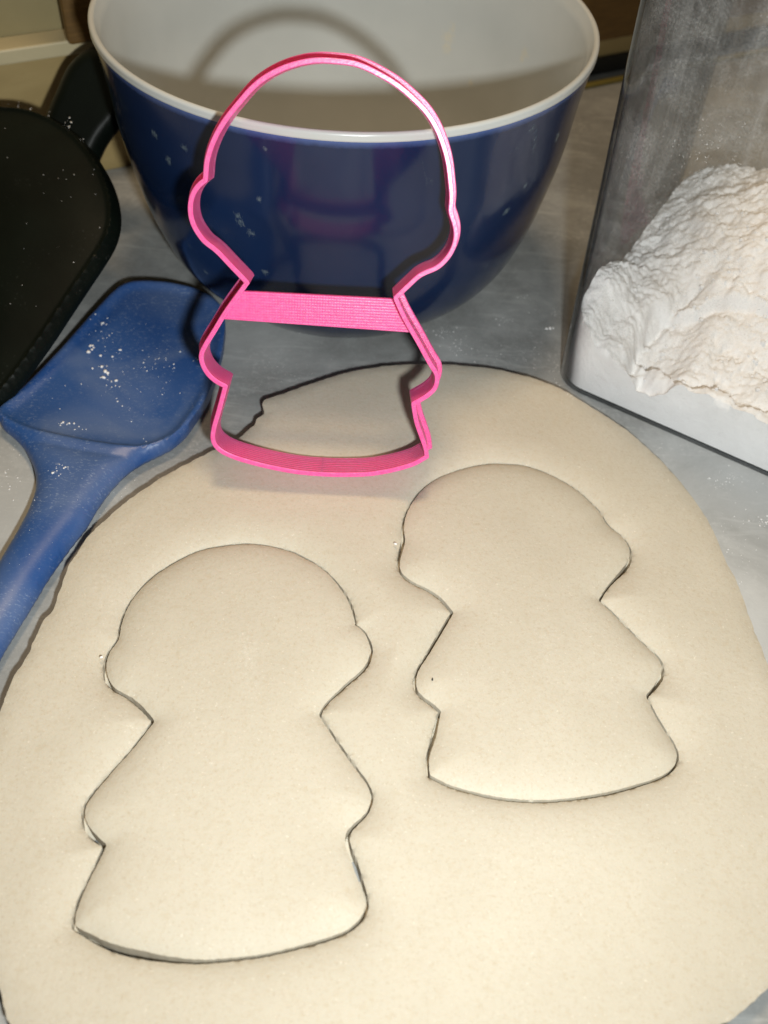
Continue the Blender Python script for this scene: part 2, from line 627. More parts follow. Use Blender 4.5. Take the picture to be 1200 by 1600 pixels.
def m_plain(name, c0, c1, scale=30, rough=0.6, stretch=None, bmp=0.1):
    m, nt, b = mat(name)
    v = tex_coord(nt, 'Object', stretch)
    c = ramp(nt, nz(nt, v, scale, 4, 0.6, 0.4), [(0.3, c0), (0.7, c1)])
    nt.links.new(c, b.inputs['Base Color'])
    b.inputs['Roughness'].default_value = rough
    bump(nt, b, nz(nt, v, scale * 6, 3), bmp, 0.0008)
    return m

DOUGH = m_dough()
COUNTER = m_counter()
PINK = m_cutter()
PINK_FLAT = m_cutter("pink_plastic_top_layer", flat=True)
BLUE = m_glaze()
WHITE = m_white_glaze()
SILI = m_silicone()
BLACK = m_black()
FLOUR = m_flour()
CLEAR = m_clear("clear_plastic", False)
CLEARD = m_clear("dusty_clear_plastic", True)

# ------------------------------------------------------------------ setting
WALL_P = np.array([0.413 * S, 2.356 * S]) * 1.0155
WALL_D = np.array([math.cos(math.radians(31)), math.sin(math.radians(31))])
WALL_N = np.array([-WALL_D[1], WALL_D[0]])            # away from the camera

def box(name, p, d, n, length0, length1, depth0, depth1, z0, z1, material, parent=None, bev=0.0):
    """box along the direction d (unit) from the point p, deep along n"""
    v = []
    for z in (z0, z1):
        for l, q in ((length0, depth0), (length1, depth0), (length1, depth1), (length0, depth1)):
            w = p + d * l + n * q
            v.append((w[0], w[1], z))
    f = [(0, 3, 2, 1), (4, 5, 6, 7), (0, 1, 5, 4), (1, 2, 6, 5), (2, 3, 7, 6), (3, 0, 4, 7)]
    o = link(name, v, f, material, parent, False)
    if bev:
        md = o.modifiers.new("bevel", 'BEVEL')
        md.width = bev
        md.segments = 2
    return o

# the counter: one slab whose back edge runs along the wall
c = WALL_P + WALL_N * 0.0
a0 = c - WALL_D * 1.3; a1 = c + WALL_D * 1.0
cv = [(-1.0, -0.25), (1.0, -0.25), (a1[0], a1[1]), (a0[0], a0[1])]
cverts = [(x, y, 0) for x, y in cv] + [(x, y, -0.03) for x, y in cv]
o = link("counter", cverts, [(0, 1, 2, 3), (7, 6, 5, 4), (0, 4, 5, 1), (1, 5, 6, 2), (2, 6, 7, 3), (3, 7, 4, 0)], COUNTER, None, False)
tag(o, kind='structure')
# far wall, its tiled lower band and its ledge
WALLM = m_plain("grey_wall_paint", (0.27, 0.22, 0.105), (0.33, 0.275, 0.14), 12, 0.7)
BAND = m_plain("beige_backsplash", (0.34, 0.245, 0.10), (0.42, 0.31, 0.135), 16, 0.55, (1, 1, 4))
LEDGE = m_plain("pale_ledge", (0.50, 0.43, 0.26), (0.56, 0.48, 0.30), 20, 0.5)
WOOD = m_plain("brown_wood", (0.105, 0.055, 0.012), (0.16, 0.085, 0.02), 14, 0.5, (5, 5, 60))
GAP_SHADE = m_plain("black_gap_shade", (0.008, 0.008, 0.007), (0.014, 0.014, 0.012), 40, 0.6)
GOLD = m_plain("yellow_edging", (0.16, 0.13, 0.03), (0.22, 0.18, 0.045), 40, 0.4)
PZ = lambda px: at_plane([px], (*WALL_P, 0), np.array([*WALL_N, 0]))[0]
z_led = PZ((60, 78))[2]
wall = box("wall", WALL_P, WALL_D, WALL_N, -1.3, 1.0, 0.012, 0.05, -0.03, 0.9, WALLM)
tag(wall, kind='structure')
spl = box("backsplash", WALL_P, WALL_D, WALL_N, -1.3, 1.0, 0.002, 0.0115, -0.001, z_led - 0.004, BAND)
tag(spl, kind='structure')
led = box("ledge", WALL_P, WALL_D, WALL_N, -1.3, -0.20, -0.004, 0.0115, z_led - 0.0035, z_led + 0.004, LEDGE, bev=0.001)
tag(led, kind='structure')
sl = box("wall_gap_shade", WALL_P, WALL_D, WALL_N, -0.12, 1.0, -0.0010, 0.0110, 0.0005, 0.0115, GAP_SHADE)  # black strip standing in for the shade in the gap below the wall
tag(sl, kind='structure')
ge = box("counter_edging", WALL_P, WALL_D, WALL_N, -0.10, 0.35, -0.016, -0.011, 0.0003, 0.0022, GOLD, bev=0.0005)
tag(ge, kind='structure')
def along(px):
    w = PZ(px)
    return float((w[:2] - WALL_P) @ WALL_D), w[2]
la, za = along((98, 55))
wp = box("wooden_board", WALL_P, WALL_D, WALL_N, la, la + 0.06, -0.012, -0.0045, z_led + 0.0045, 0.5, WOOD, bev=0.002)
tag(wp, "dark brown wooden board on the ledge left of the blue bowl", "board")
lb, zb = along((925, 40))
wp2 = box("wooden_box", WALL_P, WALL_D, WALL_N, lb - 0.10, lb + 0.16, -0.012, 0.0015, zb - 0.006, 0.5, WOOD, bev=0.002)
tag(wp2, "brown wooden cupboard bottom on the wall between the bowl and the flour canister", "cupboard")

# ------------------------------------------------------------------ dough sheet and the two cut shapes
CF = [(350,844),(340,846),(383,841.7),(411.5,843.8),(433,848),(457,854.7),(478.7,865.5),(498,876),(517.7,892.6),(535,913),(546,930.5),(553.4,952),(556.7,968.4),(567.5,976),(576,989),(581,1004),(580.5,1017),(574,1032),(561,1046.5),(543.7,1060.5),(526.4,1076.8),(511,1091),(503.6,1101.7),(500.4,1110.4),(532.9,1159),(556,1191.5),(576,1219.6),(581.8,1234),(580.7,1250),(574,1264.6),(558,1280),(545.8,1292.7),(543.6,1299.5),(556,1344.5),(571.7,1394),(575.7,1407.5),(569.4,1425.5),(549,1446.8),(520,1460),(475,1472.6),(430,1484),(385,1491.8),(340,1496),(315,1497.5),(270,1495),(225,1488),(186.7,1479.5),(157.5,1469),(135,1457),(111.4,1444.5),(111.4,1430),(117,1409.7),(135,1369),(150.7,1337.7),(160.8,1315),(144,1301.7),(131.6,1286),(127,1270),(129.4,1252),(144,1231),(175.5,1193.7),(206.5,1159),(228.7,1130),(237,1119),(224.3,1104),(207,1087.6),(196,1080),(176.7,1070),(165.8,1058),(161,1041),(162.6,1021.5),(170,1006),(181,992),(185.3,969.5),(196,941),(207,924),(224,904.5),(241.7,889),(263.3,875),(285,863),(317.5,850)]
CF = CF[1:]
CR = [(776,715.6),(800,717),(811.7,717.5),(830,721.5),(853.7,730),(879,742),(905,758),(923.7,774.7),(940,791),(950.5,808.5),(955,814),(970,825),(983,839),(989,854),(986.7,870),(977,884),(963,898),(949,914.7),(940,930),(958.7,947),(990,979),(1020,1007),(1032,1018),(1040,1034),(1037,1052),(1028,1066),(1015,1080),(1028,1108),(1044,1134),(1058,1156),(1064,1172),(1061,1188),(1048,1202),(1030,1211),(1000,1221),(960,1232),(920,1239),(880,1244),(840,1245.6),(810,1244),(770,1239),(732,1230),(700,1220),(671,1205),(669,1184),(680,1140),(688,1104),(676,1093),(660,1082),(651,1070),(649,1058),(651,1045),(668,1016),(692,976),(708,949),(688,926),(670,914),(648,904),(633,894),(625,884),(624,868),(627,852),(631,838),(630,820),(633,800),(642,780),(658,758),(680,741),(708,729),(740,720)]
DO = [(335,700),(310,712),(275,730),(240,750),(200,778),(174,800),(156,816),(138,832),(128,848),(114,870),(106,882),(99,901),(91,924),(83,948),(80,955),(71,961),(65,969),(56,990),(46,1013),(37,1030),(22,1053),(13,1071),(4,1095),(-6,1120),(-50,1230),(-62,1350),(-35,1470),(0,1553),(14,1602),(40,1660),(200,1760),(600,1800),(950,1720),(1080,1640),(1128,1600),(1147,1590),(1175,1567),(1200,1545),(1235,1500),(1262,1400),(1270,1250),(1236,1100),(1200,1033),(1197,1025),(1180,985),(1169,951),(1150,902),(1138,880),(1112,818),(1086,778),(1060,744),(1030,713),(1000,686),(980,670),(956,653),(920,631),(890,612),(866,600),(835,588),(770,573),(705,567),(650,566),(600,569),(550,577),(500,592),(450,610),(415,622),(409,629),(413,644),(402,651),(397,662),(387,670),(375,681),(356,692)]

def contour(px, step=0.0007):
    P = at(px, T)[:, :2]
    P = spline_loop(P, step)
    return smooth_keep(P, 4)

def gap(P, seed, lo, hi, wide=()):
    """half-width of the cut along a contour"""
    g = np.array([lo + (hi - lo) * (0.5 + 0.5 * noise.noise(Vector((p[0] * 75, p[1] * 75, seed)))) for p in P])
    for px, r, add in wide:
        q = at([px], T)[0][:2]
        d = np.linalg.norm(P - q, axis=1)
        g += add * np.exp(-(d / r) ** 2)
    j = np.array([noise.noise(Vector((p[0] * 900, p[1] * 900, seed + 5))) for p in P]) * 0.00016
    return g, j

PF = contour(CF)
PR = contour(CR)
gF, jF = gap(PF, 1.3, 0.00026, 0.00058, [((205, 1484), 0.014, 0.0006), ((557, 1345), 0.010, 0.0005), ((165, 1050), 0.006, 0.00045), ((140, 1297), 0.006, 0.0004), ((215, 1100), 0.006, 0.0002)])
gR, jR = gap(PR, 4.1, 0.00026, 0.00058, [((978, 880), 0.006, 0.0004), ((680, 1145), 0.008, 0.00035), ((1035, 1060), 0.006, 0.00035), ((629, 845), 0.006, 0.0003), ((690, 980), 0.01, 0.0002)])
def offset(P, d):
    n = normals2d(P)
    for _ in range(2):
        n = n + 0.5 * (np.roll(n, 1, 0) + np.roll(n, -1, 0))
        n /= np.linalg.norm(n, axis=1)[:, None]
    return P + n * np.asarray(d)[:, None]
HF = offset(PF, gF + jF); KF = offset(PF, -gF + np.roll(jF, 40))
HR = offset(PR, gR + jR); KR = offset(PR, -gR + np.roll(jR, 40))
OUT = resample(at(DO, T)[:, :2], 0.0011)
nrm = normals2d(OUT)
rag = np.array([noise.fractal(Vector((p[0] * 260, p[1] * 260, 3)), 0.8, 2.0, 3) for p in OUT])
OUT = smooth_keep(OUT, 1) + nrm * (rag * 0.00038)[:, None]

def undulate(V):
    return np.array([noise.noise(Vector((x * 16, y * 16, 2.0))) * 0.00055 + noise.noise(Vector((x * 45, y * 45, 8.0))) * 0.00018 for x, y in V])

def dough_top(V, D):
    dh = np.minimum(dist(V, HF), dist(V, HR))
    do = dist(V, OUT)
    z = T + undulate(V)
    z -= 0.0028 * np.exp(-(dh / 0.0058) ** 1.25) + 0.0007 * np.exp(-(dh / 0.0008) ** 1.2)
    z -= 0.0010 * np.exp(-(do / 0.0011) ** 1.1)
    return z
def cut_top(H):
    def f(V, D):
        z = T + undulate(V)
        z -= 0.0025 * np.exp(-(D / 0.0056) ** 1.25) + 0.0006 * np.exp(-(D / 0.0008) ** 1.2)
        return z
    return f
flat0 = lambda V, D: np.full(len(V), 0.0003)
sheet = slab("dough_sheet", OUT, [HF, HR], dough_top, flat0, DOUGH, fine=0.00115, coarse=0.0042, band=0.0140, close_bottom=False)
tag(sheet, "large rolled sheet of beige cookie dough lying on the grey counter", "dough")
ck = slab("cookie_cutout", KF, [], cut_top(KF), flat0, DOUGH, fine=0.00115, coarse=0.0042, band=0.0140)
tag(ck, "larger, nearer raw figure-shaped cookie cut in the dough at the lower left", "cookie", "figure-shaped cookies cut in the dough")
ck2 = slab("cookie_cutout", KR, [], cut_top(KR), flat0, DOUGH, fine=0.00115, coarse=0.0042, band=0.0140)
tag(ck2, "raw figure-shaped cookie at right, just below the pink cutter's corner, with a dark speck", "cookie", "figure-shaped cookies cut in the dough")

# added strip of dough turns the cuts' black shade brown, except where they gape
def added_cut_floor(P, g, H, K):
    Ho = offset(P, g + 0.0009); Ko = offset(P, -g - 0.0009)
    n = len(P); V = []; F = []
    for i in range(n):
        z = 0.0024 - max(0.0, g[i] - 0.0005) * 7.0 + 0.0003 * noise.noise(Vector((P[i][0] * 300, P[i][1] * 300, 1)))
        V += [(*Ho[i], z), (*Ko[i], z)]
    for i in range(n):
        j = (i + 1) % n
        F.append((2 * i, 2 * j, 2 * j + 1, 2 * i + 1))
    return link("added_cut_floor", V, F, DOUGH, sheet, True)
added_cut_floor(PF, gF, HF, KF)
added_cut_floor(PR, gR, HR, KR)
q = at([(676, 1060)], T)[0]
k = 9
sv = [(q[0], q[1], T + 0.0004)] + [(q[0] + 0.00032 * math.cos(6.283 * i / k) * (1.3 if i % 2 else 0.9), q[1] + 0.00045 * math.sin(6.283 * i / k), T - 0.0008) for i in range(k)]
link("speck", sv, [(0, i, i % k + 1) for i in range(1, k + 1)], m_plain("dark_crumb", (0.01, 0.008, 0.006), (0.02, 0.016, 0.012), 300), ck2)

# ------------------------------------------------------------------ pink cookie cutter, leaning on the bowl
CN = np.array([-0.05374898, 0.94880014, -0.31127053])
CN /= np.linalg.norm(CN)
KC = 0.9695
CP = CAMPOS + (np.array([0.049 * S, 1.064 * S, 0.36 * S + T]) - CAMPOS) * KC
CP = at_plane([(503, 741)], CP, CN)[0]             # its lowest point; from there it leans back onto the bowl
CN = np.array(Matrix.Rotation(math.radians(-6.4), 3, 'X') @ Vector(CN))
CD = 0.0600 * S * KC
CC = [(502,94),(520,95),(557,100),(593,116),(621,133),(648,156),(667,176),(681,198),(692,224),(700,253),(704,285),(706,310),(704.5,332),(710,348),(713,365),(709,386),(696,407),(682,419),(665,426),(657,430),(640,445),(618,466),(631,495),(652,532),(676,575),(683,586),(683,597),(680,607),(670,617),(646,631.5),(651,660),(660,686),(666,705),(667,714),(650,724),(630,731),(605,737),(580,741),(540,742.5),(500,741.5),(463,738),(427,731.5),(390,722.5),(362,713.5),(345,705),(335,695),(332,684),(334,670),(341,645),(352,604),(337,596),(325,585),(316,569),(314,555),(319,543),(332,522),(352,489),(375,457),(386,442),(361,416),(332,387),(322,380),(311,367),(301,349),(297,327),(301,304),(310,290),(321,281),(323,253),(331,226),(345,198),(373,161),(403,129),(428,113),(465,99)]
ex = np.cross(CN, [0, 0, 1.0]); ex /= np.linalg.norm(ex)
if ex[0] < 0: ex = -ex
ez = CN
ey = np.cross(ez, ex)
if ey[2] < 0:
    ex = -ex; ey = np.cross(ez, ex)
CW = at_plane(CC, CP, CN)
base = CW[CW[:, 2].argmin()]
org = CP
CM = Matrix([[ex[i], ey[i], ez[i], org[i]] for i in range(3)] + [[0, 0, 0, 1]])
CW_L = lambda W: np.stack([(W - org) @ ex, (W - org) @ ey], 1)
L2 = CW_L(CW)
L2 = smooth_keep(spline_loop(L2, 0.0006), 5, 34)
n2 = normals2d(L2)
# mitred normals so that the wall keeps its thickness at the corners
tn = np.roll(L2, -1, 0) - L2
tn /= np.linalg.norm(tn, axis=1)[:, None]
na = np.stack([tn[:, 1], -tn[:, 0]], 1)
if (na * n2).sum() < 0: na = -na
nb = np.roll(na, 1, 0)
mt = na + nb
mt /= (1 + (na * nb).sum(1))[:, None]
ln = np.linalg.norm(mt, axis=1)
mt = mt * np.minimum(1, 1.6 / ln)[:, None]
cutter = thing("cookie_cutter", "hot pink figure-shaped plastic cookie cutter standing up against the blue bowl", "cookie cutter")
def ring(name, prof, m):
    """closed loop of the cross-section prof = (outward, depth) along the cutter's outline"""
    k = len(prof); n = len(L2)
    V = np.zeros((n, k, 3))
    for j, (o_, d_) in enumerate(prof):
        V[:, j, :2] = L2 + mt * o_
        V[:, j, 2] = d_
    F = []
    for i in range(n):
        i2 = (i + 1) % n
        for j in range(k):
            j2 = (j + 1) % k
            F.append((i * k + j, i2 * k + j, i2 * k + j2, i * k + j2))
    o = link(name, V.reshape(-1, 3), F, m, cutter, True, CM)
    sharp(o, 32)
    return o
ha = 0.00085
dm = CD * 0.50
FT, FW = 0.0032, 0.0020                     # the flange's thickness and how far it stands out
ring("blade", [(-ha, 0.0002), (-ha * 0.7, 0), (ha * 0.7, 0), (ha, 0.0002), (ha + 0.00015, CD - FT), (-ha, CD - FT)], PINK)
ring("flange", [(-ha - 0.00004, CD - FT + 0.00002), (ha + 0.0001, CD - FT + 0.00002), (ha + FW - 0.0003, CD - FT + 0.00005), (ha + FW, CD - FT + 0.0004), (ha + FW, CD - 0.0003), (ha + FW - 0.0003, CD), (-ha + 0.0002, CD), (-ha - 0.00004, CD - 0.0003)], PINK)
bp = at_plane([(378, 455), (622, 467.5), (650, 520.5), (350, 499)], CP + CN * (CD - 0.0024), CN)
b2 = np.stack([(bp - org) @ ex, (bp - org) @ ey], 1)
bv = []
for d_, s_ in ((CD - 0.0024, 1.0), (CD - 0.0001, 1.0)):
    bv += [(x, y, d_) for x, y in b2]
# the print's seam: a fine upright ridge inside the base
k0 = int(np.argmin(np.linalg.norm(CW_L(at_plane([(503, 741)], CP, CN)) - L2, axis=1)))
sq = L2[k0] - n2[k0] * (ha + 0.00018)
st = np.array([-n2[k0][1], n2[k0][0]]) * 0.0003
sv = [(*(sq - st), 0.0004), (*(sq + st), 0.0004), (*(sq + st), CD - 0.0004), (*(sq - st), CD - 0.0004)]
sv += [(x + n2[k0][0] * 0.0004, y + n2[k0][1] * 0.0004, z) for x, y, z in sv]
link("seam", sv, [(0, 1, 2, 3), (7, 6, 5, 4), (0, 4, 5, 1), (1, 5, 6, 2), (2, 6, 7, 3), (3, 7, 4, 0)], PINK, cutter, False, CM)
o = link("crossbar", bv, [(0, 1, 2, 3), (7, 6, 5, 4), (0, 4, 5, 1), (1, 5, 6, 2), (2, 6, 7, 3), (3, 7, 4, 0)], PINK_FLAT, cutter, False, CM)
md = o.modifiers.new("bevel", 'BEVEL'); md.width = 0.0003; md.segments = 2

# ------------------------------------------------------------------ blue mixing bowl
def zz(h): return h * S + T
bowl = thing("mixing_bowl", "deep blue glazed mixing bowl with a white inside and rim", "bowl", (BX, BY, 0))
def lathe(name, prof, m, parent, n=128):
    V = []; F = []
    k = len(prof)
    for i in range(n):
        a = 2 * math.pi * i / n
        for r_, z_ in prof:
            V.append((r_ * math.cos(a), r_ * math.sin(a), z_))
    for i in range(n):
        i2 = (i + 1) % n
        for j in range(k - 1):
            F.append((i * k + j, i2 * k + j, i2 * k + j + 1, i * k + j + 1))
    o = link(name, V, F, m, parent, True)
    return o
zk, rk = ZK, RK
def spline(x, xs, ys):
    # Catmull-Rom through the control radii
    i = int(np.clip(np.searchsorted(xs, x) - 1, 0, len(xs) - 2))
    t = (x - xs[i]) / (xs[i + 1] - xs[i])
    p1, p2 = ys[i], ys[i + 1]
    p0 = ys[i - 1] if i > 0 else 2 * p1 - p2
    p3 = ys[i + 2] if i + 2 < len(ys) else 2 * p2 - p1
    return 0.5 * ((2 * p1) + (-p0 + p2) * t + (2 * p0 - 5 * p1 + 4 * p2 - p3) * t * t + (-p0 + 3 * p1 - 3 * p2 + p3) * t ** 3)
outp = []
FOOT = 0.214
outp += [(0.0001, 0.002), (FOOT * S - 0.012, 0.002), (FOOT * S - 0.009, 0.0), (FOOT * S - 0.003, 0.0), (FOOT * S, 0.0015), (FOOT * S + 0.0005, 0.004)]
for h in np.linspace(-0.016, 0.4005, 46):
    outp.append((spline(h, zk, rk) * S, zz(h)))
lathe("outside", outp, BLUE, bowl)
ro = 0.3797 * S
rt = zz(0.408)
w_ = 0.0027
inp = [(outp[-1][0] - 0.0005, outp[-1][1] - 0.0002)]
inp += [(outp[-1][0] + 0.0006, outp[-1][1] + 0.0002), (ro - 0.0001, rt - 0.0012)]
for k in range(9):
    a = -0.15 * math.pi + k * (1.2 * math.pi / 8)
    inp.append((ro - w_ / 2 + math.cos(a) * w_ / 2, rt + math.sin(a) * w_ / 2))
for h in np.linspace(0.400, 0.05, 30):
    inp.append((spline(h, zk, rk) * S - 0.0034, zz(h)))
r5 = inp[-1][0]; z5 = inp[-1][1]
for k in range(1, 12):
    a = k / 11 * math.pi / 2
    inp.append((max(0.0001, r5 * math.cos(a)), z5 - (z5 - 0.011) * math.sin(a) ** 1.0))
lathe("lining", inp, WHITE, bowl)

# ------------------------------------------------------------------ flour canister
CU = np.array([0.871, -0.491]); CV = np.array([0.491, 0.871])
CO = np.array([0.2685, 1.2135]) * S * 1.0155 - CU * 0.0045 - CV * 0.0030
WU, WV, RC = 0.150, 0.150, 0.016
def rrect(w, d, r, off, n=10):
    """rounded rectangle, corner at 0,0; off pushes it outward"""
    P = []
    for cx, cy, a0 in ((w - r, d - r, 0), (r, d - r, 90), (r, r, 180), (w - r, r, 270)):
        for k in range(n + 1):
            a = math.radians(a0 + 90 * k / n)
            P.append((cx + (r + off) * math.cos(a), cy + (r + off) * math.sin(a)))
    return np.array(P)
def toW(uv):
    return CO + uv[:, :1] * CU + uv[:, 1:] * CV
can = thing("flour_canister", "tall clear plastic canister half full of flour, right of the blue bowl", "canister", (*(CO + CU * WU / 2 + CV * WV / 2), 0))
can_m = Matrix.Translation(-Vector(can.location))
def shell(name, levels, m, bottom=True):
    V = []; F = []
    n = None
    for off, z in levels:
        P = toW(rrect(WU, WV, RC, off))
        n = len(P)
        V += [(p[0], p[1], z) for p in P]
    for j in range(len(levels) - 1):
        for i in range(n):
            i2 = (i + 1) % n
            F.append((j * n + i, j * n + i2, (j + 1) * n + i2, (j + 1) * n + i))
    F.append(tuple(range(n))[::-1])
    return link(name, V, F, m, can, True, can_m)
HC = 0.235
sh = shell("wall", [(-0.0006, 0.0003), (0.0, 0.0009), (0.0012, 0.05), (0.0032, 0.12), (0.006, HC)], CLEAR)
sh2 = shell("inner_wall", [(-0.0022, 0.0009), (-0.0016, 0.0016), (-0.0006, 0.05), (0.0012, 0.12), (0.0040, HC)], CLEARD)
V = []; F = []
for off in (0.006, 0.0078, 0.0078, 0.0036):
    P = toW(rrect(WU, WV, RC, off)); n = len(P)
    z = {0: HC, 1: HC - 0.002, 2: HC + 0.003, 3: HC + 0.003}[len(V) // n]
    V += [(p[0], p[1], z) for p in P]
for j in range(3):
    for i in range(n):
        i2 = (i + 1) % n
        F.append((j * n + i, j * n + i2, (j + 1) * n + i2, (j + 1) * n + i))
link("lip", V, F, CLEAR, can, True, can_m)

# flour: packed against the front, broken up and heaped towards the back
TR = []
for line in ([(1013, 500), (1017, 480), (1030, 462), (1052, 450), (1092, 430)], [(1030, 515), (1048, 526), (1068, 536)], [(1078, 558), (1100, 568), (1125, 590), (1160, 600), (1200, 606)]):
    w = at(line, 0.128 * S + T)[:, :2] - CO
    TR.append(np.stack([w @ CU, w @ CV], 1) / S)
def flour_height(u, v):
    a = u / S; b = v / S
    front = np.interp(a, [0.0, 0.03, 0.06, 0.10, 0.14, 0.18, 0.20, 0.23, 0.27, 0.33, 0.5], [0.135, 0.125, 0.085, 0.082, 0.060, 0.082, 0.092, 0.088, 0.085, 0.09, 0.09])
    back = np.interp(a, [0, 0.1, 0.2, 0.5], [0.15, 0.19, 0.243, 0.265])
    t = np.clip(b / 0.40, 0, 1)
    h = front + (back - front) * (t * t * (3 - 2 * t)) ** 0.8
    h += 0.036 * math.exp(-((a - 0.02) / 0.06) ** 2 - ((b - 0.10) / 0.06) ** 2)
    h -= 0.03 * math.exp(-(a / 0.05) ** 2 - ((b - 0.26) / 0.07) ** 2)
    # a scooped hollow with a broken lip
    r_ = math.hypot((a - 0.26) / 0.17, (b - 0.10) / 0.085)
    lip = noise.noise(Vector((a * 22, b * 22, 4))) * 0.18
    if r_ < 1 + lip:
        h -= 0.024 * min(1, (1 + lip - r_) / 0.07)
    n1 = noise.fractal(Vector((a * 14, b * 14, 1.5)), 0.8, 2.0, 4)
    n2 = noise.fractal(Vector((a * 36, b * 36, 7.5)), 0.75, 2.1, 5)
    cr = abs(noise.fractal(Vector((a * 19 + n1 * 0.5, b * 19, 3.3)), 0.9, 2.1, 4))
    crack = -0.0065 * math.exp(-(cr / 0.045) ** 2) * (0.4 + 0.6 * (n1 > 0))
    n3 = noise.fractal(Vector((a * 150, b * 150, 9)), 0.7, 2.0, 3)
    q_ = np.array([[a + n1 * 0.004, b + noise.noise(Vector((a * 40, b * 40, 2))) * 0.004]])
    for i_, tr_ in enumerate(TR):
        d_ = float(dist(q_, tr_, closed=False)[0])
        if d_ < 0.05:
            h -= 0.020 * math.exp(-(d_ / 0.0085) ** 2)
    k_ = min(1, 0.30 + b * 8)
    return (h + n1 * 0.013 + (n2 * 0.0062 + crack * 0.35 + n3 * 0.0032) * k_) * S
NU = 210
V = []; F = []
U0 = 0.0020; U1 = WU - 0.0020
idx = {}
rr = RC - 0.0022
for i in range(NU + 1):
    for j in range(NU + 1):
        u = U0 + (U1 - U0) * (i / NU); v = U0 + (U1 - U0) * (j / NU)
        # squeeze the grid's corners into the rounded corners
        uu, vv = u, v
        for cu, su in ((RC, -1), (WU - RC, 1)):
            for cw, sv in ((RC, -1), (WV - RC, 1)):
                du, dv = (uu - cu) * su, (vv - cw) * sv
                if du > 0 and dv > 0:
                    m_ = max(du, dv); l_ = math.hypot(du, dv)
                    uu = cu + su * du * m_ / l_; vv = cw + sv * dv * m_ / l_
        w = CO + CU * uu + CV * vv
        idx[i, j] = len(V)
        V.append((w[0], w[1], flour_height(uu, vv)))
for i in range(NU):
    for j in range(NU):
        F.append((idx[i, j], idx[i + 1, j], idx[i + 1, j + 1], idx[i, j + 1]))
edge = [(i, 0) for i in range(NU)] + [(NU, j) for j in range(NU)] + [(i, NU) for i in range(NU, 0, -1)] + [(0, j) for j in range(NU, 0, -1)]
rows = 6
prev = [idx[e] for e in edge]
tops = [V[k] for k in prev]
for r_ in range(1, rows + 1):
    cur = []
    for tp in tops:
        z = tp[2] + (0.0018 - tp[2]) * r_ / rows
        cur.append(len(V))
        V.append((tp[0], tp[1], z))
    n = len(prev)
    for k in range(n):
        k2 = (k + 1) % n
        F.append((prev[k], cur[k], cur[k2], prev[k2]))
    prev = cur
F.append(tuple(prev)[::-1])
o = link("flour", V, F, FLOUR, None, True)
sharp(o, 60)
tag(o, "white flour heaped and broken up inside the clear canister", "flour", kind='stuff')

# ------------------------------------------------------------------ blue silicone spatula
SZ = 0.009
SO = [(0,640),(18,622),(50,588),(95,540),(140,490),(172,458),(188,445),(205,439),(230,438.5),(262,441),(300,449),(330,462),(350,482),(352,505),(348,540),(338,580),(326,615),(308,650),(290,680),(272,698),(248,710),(222,722),(200,737),(178,759),(155,790),(138,820),(110,855),(78,900),(45,955),(12,1008),(-20,1065),(-80,1170),(-112,1160),(-115,1110),(-60,990),(-25,925),(0,880),(25,838),(45,800),(55,772),(57,750),(52,728),(40,703),(22,682),(5,668),(-3,655)]
RG = [(-25,648),(0,655),(25,663),(60,674),(100,683),(140,691),(180,697),(215,699),(248,695),(275,684),(310,655)]
PO = np.array([at([q_], float(np.interp(q_[1], [440, 600, 650, 700], [0.0130, 0.0090, 0.0072, 0.0052])))[0][:2] for q_ in SO])
PO = smooth_keep(resample(PO, 0.0012), 5, 60)
PG = resample(at(RG, SZ)[:, :2], 0.001, closed=False)
tip = at([(250, 440)], SZ)[0][:2]
rdir = tip - at([(140, 691)], SZ)[0][:2]
hl = np.linalg.norm(rdir); rdir /= hl
def side(V):
    """signed distance beyond the ridge (positive on the scoop)"""
    d = dist(V, PG, closed=False)
    A = PG[:-1]; B = PG[1:]
    k = ((V[:, None] - PG[None]) ** 2).sum(2).argmin(1)
    k = np.clip(k, 1, len(PG) - 2)
    t = PG[k + 1] - PG[k - 1]
    s = t[:, 0] * (V[:, 1] - PG[k][:, 1]) - t[:, 1] * (V[:, 0] - PG[k][:, 0])
    return d * np.sign(s)
r0 = at([(140, 691)], SZ)[0][:2]
def sp_floor(V):
    t = np.clip(((V - r0) @ rdir) / hl, -0.2, 1.05)
    return 0.0058 + 0.0062 * t ** 2 * np.sign(t) + 0.0006
def sp_top(V, D):
    s = side(V)
    hd = sp_floor(V) + 0.0026 * np.exp(-np.clip(s, 0, 1) / 0.009) + 0.0024 * np.exp(-(D / 0.0034) ** 2) - 0.0012 * np.exp(-(D / 0.0010) ** 2)
    hn = 0.0052 + 0.0062 * np.sqrt(np.clip(1 - (1 - np.clip(D / 0.010, 0, 1)) ** 2, 0, 1))
    w = 1 / (1 + np.exp(-np.clip((s + 0.0002) / 0.0006, -40, 40)))
    hn2 = hn - 0.0012 * np.exp(-np.abs(s + 0.006) / 0.004) * np.clip(D / 0.006, 0, 1) + 0.0006 * np.exp(-(s / 0.0016) ** 2)
    return hn2 * (1 - w) + np.minimum(hd, np.maximum(hd, 0)) * w
def sp_bot(V, D):
    s = side(V)
    w = 1 / (1 + np.exp(-np.clip((s - 0.004) / 0.003, -40, 40)))
    hb = 0.0046 - 0.0042 * np.sqrt(np.clip(1 - (1 - np.clip(D / 0.007, 0, 1)) ** 2, 0, 1))
    return hb * (1 - w) + (sp_floor(V) - 0.0034) * w
spat = slab("spatula", PO, [], sp_top, sp_bot, SILI, fine=0.0011, coarse=0.0012, band=0.003)
tag(spat, "blue silicone spoon spatula dusted with flour, lying left of the dough", "spatula")

